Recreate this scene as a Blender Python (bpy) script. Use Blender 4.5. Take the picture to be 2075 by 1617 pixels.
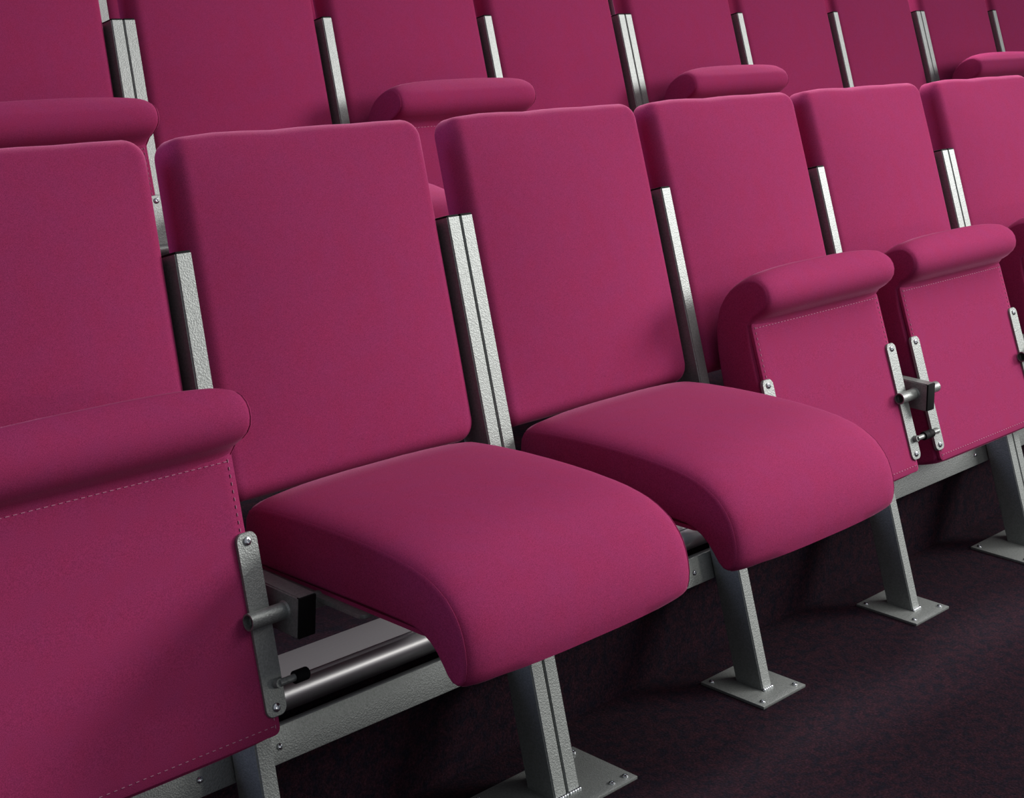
import bpy, bmesh, math
from mathutils import Vector, Matrix, Euler
from math import sin, cos, tan, pi, radians

for o in list(bpy.data.objects):
    bpy.data.objects.remove(o, do_unlink=True)
S = bpy.context.scene
COL = S.collection

# ------------------------------------------------------------------ camera
CAM_F = 3369.58            # focal length in pixels of the 2075 px wide frame
cd = bpy.data.cameras.new('camera')
cam = bpy.data.objects.new('camera', cd); COL.objects.link(cam)
cam.location = (-2.55684, -1.73083, 1.38698)
cam.rotation_euler = (1.50041, -0.032092, -0.839069)
cd.sensor_fit = 'HORIZONTAL'; cd.sensor_width = 36.0
cd.lens = CAM_F/2075*36.0
cd.shift_x = -116.997/2075
cd.shift_y = -670.23/2075
cd.clip_start = 0.05; cd.clip_end = 100
S.camera = cam

# ------------------------------------------------------------------ light
S.view_settings.view_transform = 'Standard'
S.view_settings.look = 'None'
S.view_settings.gamma = 1.0
S.view_settings.use_curve_mapping = False
S.view_settings.exposure = 0.0
W = bpy.data.worlds.new('hall_light'); S.world = W; W.use_nodes = True
bg = W.node_tree.nodes['Background']
bg.inputs['Color'].default_value = (0.86, 0.9, 1.0, 1)
bg.inputs['Strength'].default_value = 0.32

def area(name, loc, target, sx, sy, power, color):
    d = bpy.data.lights.new(name, 'AREA'); d.shape = 'RECTANGLE'
    d.size = sx; d.size_y = sy; d.energy = power; d.color = color
    o = bpy.data.objects.new(name, d); COL.objects.link(o)
    o.location = loc
    o.rotation_euler = (Vector(target)-Vector(loc)).to_track_quat('-Z', 'Y').to_euler()
    return o
area('window_daylight', (6.4, -3.9, 3.3), (0.3, -0.8, 0.0), 3.0, 1.8, 128, (1.0, 0.98, 0.97)).data.spread = radians(80)
area('ceiling_light', (1.2, -1.6, 3.1), (0.0, -0.9, 0.0), 3.4, 1.2, 28, (1.0, 0.97, 0.95)).data.spread = radians(95)
area('added_rim_light', (1.2, 3.2, 2.9), (0.3, 0.4, 1.1), 6.5, 0.4, 600, (1.0, 0.93, 0.97))  # backlight strip added behind the rows to brighten the backrest top edges
area('side_window_daylight', (-4.6, 2.6, 2.6), (0.5, 0.8, 0.9), 2.0, 1.6, 85, (0.55, 0.62, 1.0))
area('nosing_glint_light', (2.35, -3.75, 1.0), (-0.8, 0.2, 0.27), 0.45, 0.3, 12, (1.0, 0.97, 0.9))  # small light added low in front to put a highlight on the nosing lip

# ------------------------------------------------------------------ materials
def nodes(name):
    m = bpy.data.materials.new(name); m.use_nodes = True
    nt = m.node_tree; return m, nt, nt.nodes['Principled BSDF']
def N(nt, t, **kw):
    n = nt.nodes.new(t)
    for k, v in kw.items(): setattr(n, k, v)
    return n
def noise(nt, scale, detail=2, rough=.5, vec=None):
    n = N(nt, 'ShaderNodeTexNoise'); n.inputs['Scale'].default_value = scale
    n.inputs['Detail'].default_value = detail; n.inputs['Roughness'].default_value = rough
    if vec: nt.links.new(vec, n.inputs['Vector'])
    return n
def ramp(nt, src, stops):
    r = N(nt, 'ShaderNodeValToRGB'); e = r.color_ramp.elements
    while len(e) < len(stops): e.new(.5)
    for i, (p, c) in enumerate(stops): e[i].position = p; e[i].color = (*c, 1)
    nt.links.new(src, r.inputs['Fac']); return r

def fabric(name, base):
    m, nt, b = nodes(name)
    tc = N(nt, 'ShaderNodeTexCoord')
    n1 = noise(nt, 900, 2, .6, tc.outputs['Object'])
    n2 = noise(nt, 28, 3, .6, tc.outputs['Object'])
    k = lambda f, g=1.0: tuple(min(1, c*f*(g if i == 2 else 1)) for i, c in enumerate(base))
    r1 = ramp(nt, n1.outputs['Fac'], [(.3, k(.72)), (.7, k(1.3))])
    r2 = ramp(nt, n2.outputs['Fac'], [(.3, (1, .92, .9)), (.7, (.96, 1.0, 1.0))])
    mx = N(nt, 'ShaderNodeMix', data_type='RGBA', blend_type='MULTIPLY')
    mx.inputs[0].default_value = 1
    nt.links.new(r1.outputs[0], mx.inputs[6]); nt.links.new(r2.outputs[0], mx.inputs[7])
    nt.links.new(mx.outputs[2], b.inputs['Base Color'])
    b.inputs['Roughness'].default_value = .95
    b.inputs['Specular IOR Level'].default_value = .06
    b.inputs['Sheen Weight'].default_value = .32
    b.inputs['Sheen Roughness'].default_value = .2
    b.inputs['Sheen Tint'].default_value = (1, .42, .66, 1)
    wv = noise(nt, 1500, 1, .5, tc.outputs['Object'])
    bp = N(nt, 'ShaderNodeBump'); bp.inputs['Strength'].default_value = .25; bp.inputs['Distance'].default_value = .0006
    nt.links.new(wv.outputs['Fac'], bp.inputs['Height']); nt.links.new(bp.outputs[0], b.inputs['Normal'])
    return m
FAB = fabric('magenta_wool', (.278, .0285, .100))
SEAM = fabric('seam_fabric', (.19, .012, .06))
def plain(name, col, rough=.5, metal=0., spec=.5):
    m, nt, b = nodes(name)
    n = noise(nt, 60, 2); r = ramp(nt, n.outputs['Fac'], [(.2, tuple(c*.88 for c in col)), (.8, tuple(min(1, c*1.1) for c in col))])
    nt.links.new(r.outputs[0], b.inputs['Base Color'])
    b.inputs['Roughness'].default_value = rough; b.inputs['Metallic'].default_value = metal
    b.inputs['Specular IOR Level'].default_value = spec
    return m
THREAD = plain('pale_thread', (.46, .2, .29), .8)
RUBBER = plain('black_rubber', (.004, .004, .0045), .7, 0, .12)
CHROME = plain('zinc_screw', (.62, .64, .66), .22, 1.)
def hammered():
    m, nt, b = nodes('silver_hammered_paint')
    tc = N(nt, 'ShaderNodeTexCoord')
    v = N(nt, 'ShaderNodeTexVoronoi'); v.inputs['Scale'].default_value = 420
    nt.links.new(tc.outputs['Object'], v.inputs['Vector'])
    n = noise(nt, 300, 2, .6, tc.outputs['Object'])
    r = ramp(nt, n.outputs['Fac'], [(.3, (.195, .208, .197)), (.7, (.265, .281, .268))])
    nt.links.new(r.outputs[0], b.inputs['Base Color'])
    b.inputs['Metallic'].default_value = .55
    b.inputs['Roughness'].default_value = .46
    bp = N(nt, 'ShaderNodeBump'); bp.inputs['Strength'].default_value = .35; bp.inputs['Distance'].default_value = .0008
    nt.links.new(v.outputs['Distance'], bp.inputs['Height']); nt.links.new(bp.outputs[0], b.inputs['Normal'])
    return m
METAL = hammered()
NOSE = plain('brushed_aluminium', (.66, .65, .66), .36, 1.)
NOSET = plain('matt_aluminium_tread', (.050, .048, .045), .75, .1, .25)
def carpet():
    m, nt, b = nodes('dark_plum_carpet')
    tc = N(nt, 'ShaderNodeTexCoord')
    n1 = noise(nt, 210, 3, .75, tc.outputs['Object']); n2 = noise(nt, 48, 4, .7, tc.outputs['Object'])
    r1 = ramp(nt, n1.outputs['Fac'], [(.3, (.0055, .0035, .0055)), (.5, (.012, .0072, .0105)), (.72, (.027, .0135, .021))])
    r2 = ramp(nt, n2.outputs['Fac'], [(.38, (.5, .66, .82)), (.62, (1.45, .92, .98))])
    mx = N(nt, 'ShaderNodeMix', data_type='RGBA', blend_type='MULTIPLY'); mx.inputs[0].default_value = 1
    nt.links.new(r1.outputs[0], mx.inputs[6]); nt.links.new(r2.outputs[0], mx.inputs[7])
    nt.links.new(mx.outputs[2], b.inputs['Base Color'])
    b.inputs['Roughness'].default_value = 1; b.inputs['Specular IOR Level'].default_value = .05
    bp = N(nt, 'ShaderNodeBump'); bp.inputs['Strength'].default_value = .6; bp.inputs['Distance'].default_value = .003
    nt.links.new(n1.outputs['Fac'], bp.inputs['Height']); nt.links.new(bp.outputs[0], b.inputs['Normal'])
    return m
CARPET = carpet()

# ------------------------------------------------------------------ helpers
def obj(name, bm, mats, parent=None, smooth=35, loc=None):
    bmesh.ops.recalc_face_normals(bm, faces=bm.faces)
    me = bpy.data.meshes.new(name); bm.to_mesh(me); bm.free()
    for m in (mats if isinstance(mats, (list, tuple)) else [mats]): me.materials.append(m)
    if smooth:
        me.shade_smooth(); me.set_sharp_from_angle(angle=radians(smooth))
    o = bpy.data.objects.new(name, me); COL.objects.link(o)
    if parent: o.parent = parent
    if loc: o.location = loc
    return o
def empty(name, loc):
    o = bpy.data.objects.new(name, None); COL.objects.link(o); o.location = loc
    o.empty_display_size = .1; return o
def box(bm, x0, x1, y0, y1, z0, z1, M=None, bev=0, mi=0):
    vs = [bm.verts.new((x, y, z)) for x in (x0, x1) for y in (y0, y1) for z in (z0, z1)]
    F = [(0, 1, 3, 2), (4, 6, 7, 5), (0, 4, 5, 1), (2, 3, 7, 6), (0, 2, 6, 4), (1, 5, 7, 3)]
    fs = [bm.faces.new([vs[i] for i in f]) for f in F]
    for f in fs: f.material_index = mi
    if M: 
        for v in vs: v.co = M @ v.co
    if bev:
        es = list({e for f in fs for e in f.edges})
        bmesh.ops.bevel(bm, geom=es, offset=bev, segments=2, profile=.6, affect='EDGES')
def tube(bm, a, b, r, seg=24, hollow=0, r2=None, mi=0, dome=0):
    a = Vector(a); b = Vector(b); d = (b-a).normalized()
    u = d.orthogonal().normalized(); w = d.cross(u)
    prof = [(0, r)]
    def ring(p, rr): return [bm.verts.new(p+(u*cos(2*pi*i/seg)+w*sin(2*pi*i/seg))*rr) for i in range(seg)]
    rings = [ring(a, r)]
    L = (b-a).length
    if dome:
        rings.append(ring(b-d*dome, r))
        for k in range(1, 5):
            t = k/5*pi/2; rings.append(ring(b-d*dome+d*dome*sin(t), r*cos(t)*.98+r*.02))
    else: rings.append(ring(b, r if r2 is None else r2))
    def skin(A, B):
        for i in range(seg):
            f = bm.faces.new((A[i], A[(i+1) % seg], B[(i+1) % seg], B[i])); f.material_index = mi
    for A, B in zip(rings, rings[1:]): skin(A, B)
    if hollow:
        ia = ring(a, hollow); ja = ring(a+d*min(.03, L*.8), hollow)
        skin(rings[0], ia); skin(ia, ja); f = bm.faces.new(ja); f.material_index = mi
    else: f = bm.faces.new(rings[0]); f.material_index = mi
    f = bm.faces.new(rings[-1]); f.material_index = mi

A_L = 0.30380              # lean of the posts
TA, SA, CA = tan(A_L), sin(A_L), cos(A_L)
PITCH, PW, PD, PH = 0.55, 0.029, 0.0613, 0.9718
DBL = 0.0312
def LM():                   # leaning frame: local (x, -fwd, t)
    return Matrix(((1, 0, 0, 0), (0, CA, SA, 0), (0, -SA, CA, 0), (0, 0, 0, 1)))
LEAN = LM()
def rrect(hx, z0, z1, r, n=8):
    r = max(min(r, hx*.98, (z1-z0)/2*.98), 1e-4)
    pts = []
    for cx, cz, a0 in ((hx-r, z1-r, 0), (-hx+r, z1-r, 90), (-hx+r, z0+r, 180), (hx-r, z0+r, 270)):
        for i in range(n+1):
            a = radians(a0+90*i/n); pts.append((cx+r*cos(a), cz+r*sin(a)))
    # subdivide straight runs so that the crown bends evenly
    out = []
    for i, p in enumerate(pts):
        q = pts[(i+1) % len(pts)]; out.append(p)
        if (i+1) % (n+1) == 0:
            for k in range(1, 8): out.append((p[0]+(q[0]-p[0])*k/8, p[1]+(q[1]-p[1])*k/8))
    return out
def bridge(bm, A, B):
    n = len(A)
    for i in range(n):
        try: bm.faces.new((A[i], A[(i+1) % n], B[(i+1) % n], B[i]))
        except ValueError: pass

# ------------------------------------------------------------------ chair meshes
def backrest_bm():
    """upholstered back between the two posts, leaning with them; origin of the chair on the floor"""
    bm = bmesh.new()
    hx, t0, t1, R = .2565, .600, 1.152, .034
    rings = []
    def add(inset, y, t_in=None):
        pts = rrect(hx-inset, t0+inset, t1-inset, max(R-inset, .006))
        vs = []
        for k, (x, z) in enumerate(pts):
            wob = .0012*sin(x*37+1)+.0009*sin(x*83+z*9) if z > 1.05 else 0
            vs.append(bm.verts.new(LEAN @ Vector((x, y, z+wob))))
        rings.append(vs)
    e = .025
    yb, yf = .068, .012
    add(.03, yb+.001); add(.008, yb)
    for k in range(1, 4): a = k/3*pi/2; add(.008-.008*sin(a), yb-.008+.008*cos(a))
    add(0, yf+e)
    for k in range(1, 9):
        a = k/8*pi/2; add(e*(1-cos(a)), yf+e-e*sin(a)*.95)
    for ins in (.029, .034, .043, .055, .070, .088, .11, .135, .16, .185, .21, .235, .248):
        add(ins, yf+e*.05)
    # soft crown of the foam, a smooth function of place
    tc, ht = (t0+t1)/2, (t1-t0)/2
    for ring_ in rings[5:]:
        for v in ring_:
            q = LEAN.inverted() @ v.co
            u, w = min(1, abs(q.x)/hx), min(1, abs(q.z-tc)/ht)
            q.y -= .022*(1-u**2.3)*(1-w**3.0)
            v.co = LEAN @ q
    for A, B in zip(rings, rings[1:]): bridge(bm, A, B)
    bm.faces.new(rings[0]); bm.faces.new(rings[-1])
    return bm

TOPS = [(.187, .530), (.186, .550), (.180, .562), (.165, .569), (.12, .574), (.06, .578), (0, .580), (-.04, .5805), (-.08, .580), (-.13, .5775),
        (-.155, .575), (-.178, .571), (-.195, .567), (-.210, .5615), (-.223, .555), (-.235, .548), (-.245, .539), (-.254, .5295), (-.262, .518), (-.268, .505), (-.273, .490), (-.276, .474), (-.276, .461), (-.274, .450)]
BACK = [(-.15, .493), (-.1, .493), (-.04, .492), (.03, .490), (.1, .488), (.15, .487), (.175, .487), (.184, .493), (.187, .508)]
# lowered: the front lip hangs open; folded: the foam sags into a tighter roll
PROF_LOW = TOPS+[(-.269, .443), (-.261, .439), (-.251, .440), (-.241, .447), (-.231, .459), (-.220, .471), (-.207, .481), (-.192, .488), (-.175, .492)]+BACK
PROF_UP = TOPS+[(-.268, .440), (-.259, .432), (-.248, .428), (-.236, .428), (-.225, .432), (-.216, .441), (-.209, .454), (-.202, .474), (-.190, .489)]+BACK
SLIDE = .0225               # the seat slides back on its hinge as it folds
PIV = Vector((0, .0394, .4820))
HW = .235
def prof_normals(PROF):
    n = len(PROF); out = []
    for i in range(n):
        a = Vector(PROF[i-1]); b = Vector(PROF[(i+1) % n]); d = (b-a).normalized()
        out.append(Vector((d.y, -d.x)))
    c = sum((Vector(p) for p in PROF), Vector((0, 0)))/n
    # orient outwards: the first point is the back face, outward is +y
    if out[0].x < 0: out = [-v for v in out]
    return out
def seat_bm(PROF):
    bm = bmesh.new(); nr = prof_normals(PROF); rings = []
    def add(x, off, crown=0):
        vs = []
        for (y, z), m in zip(PROF, nr):
            top = max(0, m.y*.8+.2) if m.y > -.3 else 0
            fr = max(0, -m.x)
            o = off + crown*max(top, fr if z < .56 and z > .445 and y < -.2 else 0)
            vs.append(bm.verts.new(Vector((x, y+m.x*o, z+m.y*o))-PIV))
        rings.append(vs)
    right = [(HW, -.0060, 0), (HW-.0006, -.0034, 0), (HW-.003, -.0016, 0), (HW-.0045, -.0026, 0), (HW-.0062, -.0008, 0), (HW-.010, .0012, .0005), (HW-.016, .0026, .0015), (HW-.026, .0040, .003),
             (HW-.040, .0050, .0045), (HW-.060, .0056, .006), (HW-.09, .006, .008), (HW-.13, .006, .0095), (HW-.18, .006, .0105)]
    seq = [(-x, o, c) for x, o, c in right] + [(x, o, c) for x, o, c in reversed(right)]
    for x, o, c in seq: add(x, o, c)
    for A, B in zip(rings, rings[1:]): bridge(bm, A, B)
    bm.faces.new(rings[0]); bm.faces.new(rings[-1])
    return bm
UZ = .4915                   # underside height of the lowered seat
def underside_bm():
    """stitched flap that closes the cover under the seat"""
    bm = bmesh.new()
    M = Matrix.Translation(-PIV)
    # sloping slightly with the underside, 1.6 mm proud
    vs = []
    pts = rrect(.229, 0, .385, .010, 4)
    def ring(inset, dz):
        out = []
        for x, s in rrect(.229-inset, inset, .380-inset, max(.010-inset, .002), 4):
            y = -.1955+s; z = .4868-.0055*s/.385
            out.append(bm.verts.new(M @ Vector((x, y, z+dz))))
        return out
    R = [ring(0, .004), ring(0, -.0018), ring(.0015, -.0028), ring(.02, -.0030)]
    for a, b in zip(R, R[1:]): bridge(bm, a, b)
    bm.faces.new(R[-1]); bm.faces.new(R[0])
    return bm
def stitch_bm():
    bm = bmesh.new()
    def dash(x, s, dx, ds):
        y = -.1955+s; z = .4868-.0055*s/.385-.0034
        M = Matrix.Translation(Vector((x, y, z))-PIV)
        if dx: box(bm, -dx/2, dx/2, -.0004, .0004, -.0006, .0006, M)
        else: box(bm, -.0004, .0004, -ds/2, ds/2, -.0006, .0006, M)
    x = -.215
    while x < .216:
        dash(x, .0125, .0055, 0); dash(x, .368, .0045, 0); x += .0105
    s = .012
    while s < .37:
        dash(.2205, s, 0, .0045); dash(-.2205, s, 0, .0045); s += .0105
    return bm
BARX = .2255
def bar_bm(sx):
    bm = bmesh.new()
    y0, y1, hw = -.0845, .1615, .0168
    pts = []
    r = .011
    for cx, cy, a0 in ((hw-r, y1-r, 0), (-hw+r, y1-r, 90), (-hw+r, y0+r, 180), (hw-r, y0+r, 270)):
        for i in range(7):
            a = radians(a0+90*i/6); pts.append((cx+r*cos(a), cy+r*sin(a)))
    zt = .4825
    def ring(ins, dz):
        out = []
        for x, y in pts:
            cxy = Vector((x, y-(y0+y1)/2)); L = cxy.length
            f = 1-ins/L
            out.append(bm.verts.new(Vector((sx*BARX+x*f, (y0+y1)/2+(y-(y0+y1)/2)*f, zt+dz-.0022*(y+.0825)/.25))-PIV))
        return out
    R = [ring(0, .001), ring(0, -.004), ring(.0012, -.0052)]
    for a, b in zip(R, R[1:]): bridge(bm, a, b)
    bm.faces.new(R[0]); bm.faces.new(R[-1])
    return bm
def screw_bm(c, d, r=.0062):
    """socket button head"""
    bm = bmesh.new(); c = Vector(c); d = Vector(d).normalized()
    u = d.orthogonal().normalized(); w = d.cross(u); seg = 20
    def ring(rr, h, s=seg): return [bm.verts.new(c+d*h+(u*cos(2*pi*i/seg)+w*sin(2*pi*i/seg))*rr) for i in range(seg)]
    R = [ring(r, -.001), ring(r, .0006), ring(r*.92, .0018), ring(r*.72, .0027), ring(r*.45, .0031), ring(r*.42, .0012), ring(r*.1, .0010)]
    for a, b in zip(R, R[1:]): bridge(bm, a, b)
    bm.faces.new(R[0]); bm.faces.new(R[-1])
    return bm

# one of each piece; chairs are linked copies of these meshes
def build_chair(folded):
    root = empty('theatre_chair', (0, 0, 0))
    obj('backrest', backrest_bm(), FAB, root, 40)
    rot = radians(-108) if folded else 0
    seat = obj('seat', seat_bm(PROF_UP if folded else PROF_LOW), FAB, root, 50)
    obj('underside_panel', underside_bm(), FAB, seat, 40)
    obj('stitching', stitch_bm(), THREAD, seat, 0)
    hinge = PIV+(Euler((rot, 0, 0)).to_matrix() @ Vector((0, SLIDE, 0)) if folded else Vector((0, 0, 0)))
    seat.location = hinge; seat.rotation_euler = (rot, 0, 0)
    for sx in (-1, 1):
        bar = obj('seat_bracket', bar_bm(sx), METAL, root, 40)
        bar.location = hinge; bar.rotation_euler = (rot, 0, 0)
        for y in (-.0725, .1495):
            z = .4825-.0022*(y+.0825)/.25-.0052
            obj('screw', screw_bm(Vector((sx*BARX, y, z))-PIV, (0, 0, -1)), CHROME, bar, 30)
        if folded:
            bm = bmesh.new()
            p = Vector((sx*(BARX+.006), .1195, .4685))-PIV
            tube(bm, p, p+Vector((sx*.046, 0, 0)), .0052, 16)
            tube(bm, p+Vector((0, 0, .013)), p+Vector((0, 0, -.002)), .0075, 16, r2=.006)
            obj('stop_pin', bm, METAL, bar, 35)
            bm = bmesh.new()
            tube(bm, p+Vector((sx*.026, 0, 0)), p+Vector((sx*.050, 0, 0)), .0088, 20, dome=.004)
            obj('rubber_tip', bm, RUBBER, bar, 35)
    return root

def copy_tree(o, parent=None):
    c = o.copy(); COL.objects.link(c); c.parent = parent
    for ch in list(o.children): copy_tree(ch, c)
    return c

# ------------------------------------------------------------------ steel frames
ARM_Y, ARM_Z0, ARM_Z1, AW = -.0062, .441, .499, .0302
def post_bm():
    bm = bmesh.new()
    hw = PW/2; dh = PD/CA
    bot = [(-hw, 0, 0), (hw, 0, 0), (hw, dh, 0), (-hw, dh, 0)]
    top = [LEAN @ Vector((x, y, PH)) for x, y in ((-hw, 0), (hw, 0), (hw, PD), (-hw, PD))]
    B = [bm.verts.new(Vector(v)+Vector((0, .0048*TA, .0048))) for v in bot]; T = [bm.verts.new(v) for v in top]
    for i in range(4): bm.faces.new((B[i], B[(i+1) % 4], T[(i+1) % 4], T[i]))
    bm.faces.new(B); bm.faces.new(T)
    bmesh.ops.bevel(bm, geom=[e for e in bm.edges if abs((e.verts[0].co-e.verts[1].co).z) > .5], offset=.0022, segments=3, affect='EDGES')
    return bm
def cap_bm():
    bm = bmesh.new(); h = PW/2-.0014
    box(bm, -h, h, .0014, PD-.0014, PH-.004, PH+.0038, LEAN, .0012); return bm
def arm_bm():
    bm = bmesh.new(); h = AW/2
    zs = [(ARM_Y, ARM_Z0), (ARM_Y, ARM_Z1), (ARM_Z1*TA+.001, ARM_Z1+.001), (ARM_Z0*TA+.001, ARM_Z0+.001)]
    L = [bm.verts.new((-h, y, z)) for y, z in zs]; R = [bm.verts.new((h, y, z)) for y, z in zs]
    for i in range(4): bm.faces.new((L[i], L[(i+1) % 4], R[(i+1) % 4], R[i]))
    bm.faces.new(L); bm.faces.new(R)
    bmesh.ops.bevel(bm, geom=[e for e in bm.edges if abs((e.verts[0].co-e.verts[1].co).y) > .1], offset=.002, segments=3, affect='EDGES')
    return bm
def armcap_bm():
    bm = bmesh.new(); h = AW/2-.0008
    box(bm, -h, h, ARM_Y-.0032, ARM_Y+.004, ARM_Z0+.0008, ARM_Z1-.0008, None, .0012); return bm
def stub_bm(sx):
    bm = bmesh.new()
    x0 = sx*AW/2; tube(bm, (sx*(AW/2+.061), .023, .4735), (x0-sx*.002, .023, .4735), .0117, 32, hollow=.0095)
    tube(bm, (x0, .023, .4735), (x0+sx*.0025, .023, .4735), .0137, 32, r2=.0117)
    return bm
def plate_bm(w):
    bm = bmesh.new(); box(bm, -w/2, w/2, -.0385, .1085, 0, .0055, None, .0012); return bm
def weld_bm():
    bm = bmesh.new()
    for i in range(5):
        x = -PW/2+.003+i*(PW-.006)/4
        bmesh.ops.create_uvsphere(bm, u_segments=10, v_segments=8, radius=.0042, matrix=Matrix.Translation((x, .0012, .0072)) @ Matrix.Diagonal((1.1, .9, .8, 1)))
    return bm
MESH = {}
def inst(name, key, fn, mat, parent, smooth=35, loc=None):
    """link a new object to a mesh built once per key"""
    if key not in MESH:
        o = obj(name, fn(), mat, parent, smooth, loc); MESH[key] = o.data; return o
    o = bpy.data.objects.new(name, MESH[key]); COL.objects.link(o); o.parent = parent
    if loc: o.location = loc
    return o

def frame(x_first, y, z, label, npost=4, plates=None, group='steel frames that carry the chair rows'):
    """one welded unit: 4 leaning posts, rail behind them, pivot arms and feet. x_first = first post"""
    root = empty('seating_frame', (x_first, y, z))
    root['label'] = label; root['category'] = 'frame'; root['group'] = group
    n = npost
    for i in range(n):
        x = i*PITCH
        p = inst('post', 'post', post_bm, METAL, root, 35, (x, 0, 0))
        inst('post_cap', 'cap', cap_bm, RUBBER, p)
        inst('weld', 'weld', weld_bm, CHROME, p, 60)
        a = inst('pivot_arm', 'arm', arm_bm, METAL, root, 35, (x, 0, 0))
        inst('arm_cap', 'armcap', armcap_bm, RUBBER, a)
        if i > 0: inst('pivot_tube', 'stubL', lambda: stub_bm(-1), METAL, a)
        if i < n-1: inst('pivot_tube', 'stubR', lambda: stub_bm(1), METAL, a)
    bm = bmesh.new()
    x1 = (n-1)*PITCH+PW/2
    box(bm, -PW/2, x1, PD+.0015, PD+.0255, .219, .270, LEAN, .0015)
    rail = obj('cross_rail', bm, METAL, root)
    for i in range(n):
        for s in (-1, 1):
            xs = i*PITCH+s*.070
            if -PW/2 < xs < x1:
                c = LEAN @ Vector((xs, PD+.0015, .2425)); d = LEAN @ Vector((0, -1, 0))
                obj('screw', screw_bm(c, d, .005), CHROME, rail, 30)
    for xc, w in (plates if plates is not None else [(i*PITCH, .137) for i in range(1, n-1)]+[((n-1)*PITCH+DBL/2, .262)]):
        bp_ = inst('base_plate', 'plate%.3f' % w, lambda: plate_bm(w), METAL, root, 35, (xc, 0, 0))
        pts = [(-1, -.024), (1, -.024), (-1, .094), (1, .094)]
        for s, yy in pts:
            inst('bolt', 'bolt', lambda: screw_bm((0, 0, .0055), (0, 0, 1), .0056), CHROME, bp_, 30, (s*(w/2-.016), yy, 0))
        if w > .2:
            for s in (-1, 1): inst('bolt', 'bolt', None, CHROME, bp_, 30, (s*(w/2-.050), -.024, 0))
    return root

# ------------------------------------------------------------------ the tiers
DY, DZ = 1.08424, .28075
RX = [0.0, .0351, .050]     # sideways shift of each row
EDGE = .186                 # riser just behind the feet
def struct(name, bm, mat, smooth=35):
    o = obj(name, bm, mat, None, smooth); o['kind'] = 'structure'; return o
X0, X1 = -5.0, 9.0
bm = bmesh.new(); box(bm, X0, X1, -5.0, EDGE, -.12, 0); struct('floor', bm, CARPET, 0)
for r in (1, 2, 3):
    bm = bmesh.new()
    y0 = EDGE+(r-1)*DY; y1 = EDGE+r*DY if r < 3 else EDGE+3*DY
    box(bm, X0, X1, y0, y1, -.12, r*DZ)
    struct('floor', bm, CARPET, 0)
    # metal nosing: flat tread strip and a rounded front lip
    bm = bmesh.new()
    z = r*DZ
    prof = [(y0+.068, z+.0005), (y0+.068, z+.0035), (y0-.006, z+.0035), (y0-.006, z+.0005)]
    def extr(bm, prof, mi):
        Lr = [bm.verts.new((X0, a, b)) for a, b in prof]; Rr = [bm.verts.new((X1, a, b)) for a, b in prof]
        k = len(prof)
        for i in range(k):
            f = bm.faces.new((Lr[i], Lr[(i+1) % k], Rr[(i+1) % k], Rr[i])); f.material_index = mi
        f = bm.faces.new(Lr); f.material_index = mi; f = bm.faces.new(Rr); f.material_index = mi
    extr(bm, prof, 0)
    cy, cz, rr = y0+.0085, z-.0240, .0275
    pr = [(y0-.006, z+.0030), (y0-.0085, z+.0008)]
    for k in range(0, 17):
        a = radians(128+k*(232-128)/16); pr.append((cy+rr*cos(a)*1.0, cz+rr*sin(a)))
    pr += [(y0-.001, pr[-1][1]), (y0-.001, z)]
    extr(bm, pr, 1)
    o = struct('trim_%d' % r, bm, [NOSET, NOSE], 30)

WALL = plain('pale_wall_paint', (.45, .45, .44), .9, 0, .2)
bm = bmesh.new(); box(bm, X0, X1, EDGE+3*DY, EDGE+3*DY+.15, -.12, 4.2); struct('wall_back', bm, WALL, 0)
# ------------------------------------------------------------------ rows
folded = build_chair(True); lowered = build_chair(False)
used = set()
def chair(row, post_k, up, label, group):
    """post_k: index of the post on the chair's left; 0 = right post of the double left of the third chair, 4 per unit"""
    src = folded if up else lowered
    key = 'u' if up else 'd'
    c = src if key not in used else copy_tree(src)
    used.add(key)
    i, j = divmod(post_k, 4)
    x = -PITCH+RX[row]+i*(3*PITCH+DBL)+j*PITCH+PITCH/2
    c.location = (x, row*DY, row*DZ)
    c['label'] = label; c['category'] = 'chair'; c['group'] = group
    return c
G = ['chairs of the front row', 'chairs of the middle row', 'chairs of the rear row']
def fx(row, i): return -PITCH+RX[row]+i*(3*PITCH+DBL)

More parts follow.
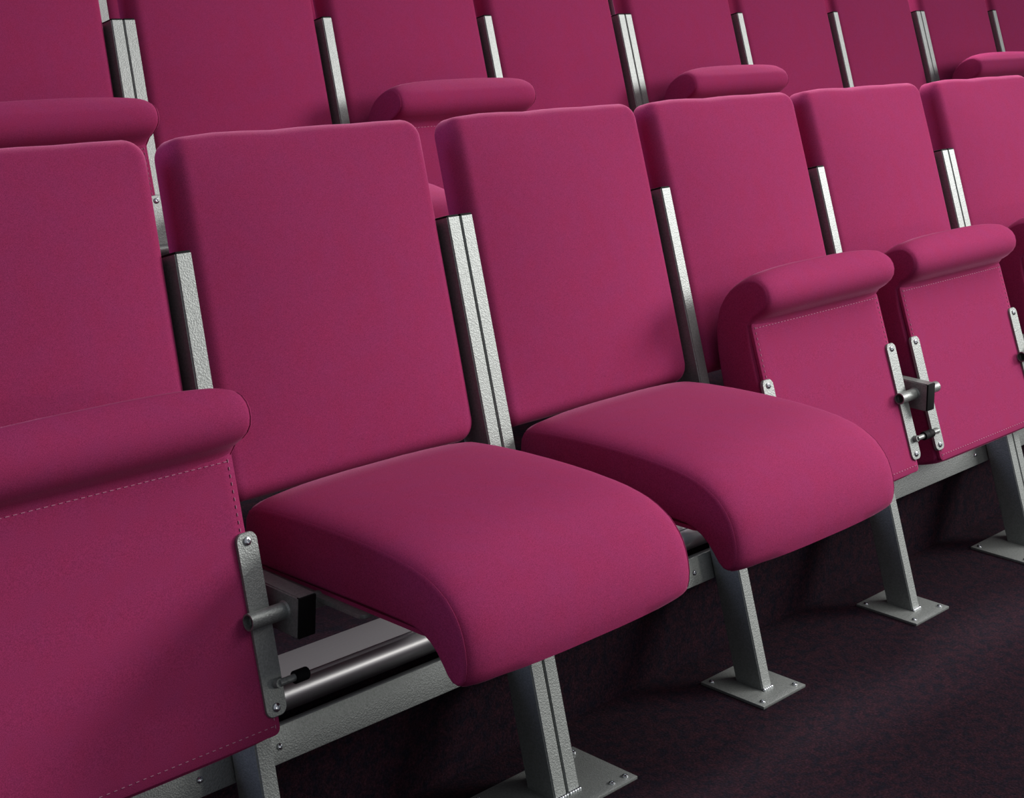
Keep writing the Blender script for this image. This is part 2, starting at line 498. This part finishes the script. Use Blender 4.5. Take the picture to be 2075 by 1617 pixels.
# front row
frame(fx(0, -1), 0, 0, 'silver steel frame under the leftmost chairs of the front row')
frame(fx(0, 0), 0, 0, 'silver steel frame with flat base plates under the central chairs of the front row')
frame(fx(0, 1), 0, 0, 'silver steel frame at the right edge of the front row', 2)
chair(0, -3, True, 'large magenta chair with folded seat, cut by the left edge, nearest to the viewer', G[0])
chair(0, -2, False, 'magenta chair with lowered seat beside the folded chair at the left edge', G[0])
chair(0, 0, False, 'magenta chair with lowered seat just right of the front row double post', G[0])
chair(0, 1, True, 'magenta chair with folded seat directly right of the two lowered seats', G[0])
chair(0, 2, True, 'magenta front row chair with folded seat, left of the double post near the right edge', G[0])
chair(0, 4, True, 'magenta front row chair cut off by the right edge of the photo', G[0])
# middle row
frame(fx(1, -1), DY, DZ, 'silver steel frame at the left end of the middle row')
frame(fx(1, 0), DY, DZ, 'silver steel frame behind the two lowered front row seats')
frame(fx(1, 1), DY, DZ, 'silver steel frame in the right half of the middle row')
frame(fx(1, 2), DY, DZ, 'silver steel frame at the right end of the middle row', 3)
mid = [(-2, True, 'magenta middle row chair with folded seat at the left edge'),
       (0, False, 'magenta middle row chair with no folded seat, right of the leftmost double post'),
       (1, True, 'magenta middle row chair whose folded seat shows left of the image centre'),
       (2, False, 'magenta middle row chair left of the second double post, its seat down'),
       (4, True, 'magenta middle row chair whose folded seat shows right of the second double post'),
       (5, False, 'magenta middle row chair second right of the second double post, its seat down'),
       (6, False, 'narrow-looking magenta middle row chair left of the third double post'),
       (8, True, 'magenta middle row chair with folded seat in the upper right corner'),
       (9, False, 'magenta middle row backrest cut off by the top right corner')]
for k, up, lab in mid: chair(1, k, up, lab, G[1])
# rear row, seen only through the gaps
frame(fx(2, 0), 2*DY, 2*DZ, 'grey steel frame of the rear row glimpsed in the leftmost gap at the top')
frame(fx(2, 1), 2*DY, 2*DZ, 'grey steel frame of the rear row glimpsed above the second double post')
frame(fx(2, 2), 2*DY, 2*DZ, 'grey steel frame of the rear row glimpsed at the upper right')
rear = {1: 'the leftmost double post', 2: 'the second post from the left', 4: 'the third post from the left', 5: 'the second double post',
        6: 'the second double post, on its right', 8: 'the post right of the second double post', 9: 'the post left of the third double post', 10: 'the third double post'}
for k, w in rear.items():
    chair(2, k, False, 'rear magenta backrest glimpsed in the gap above '+w, G[2])
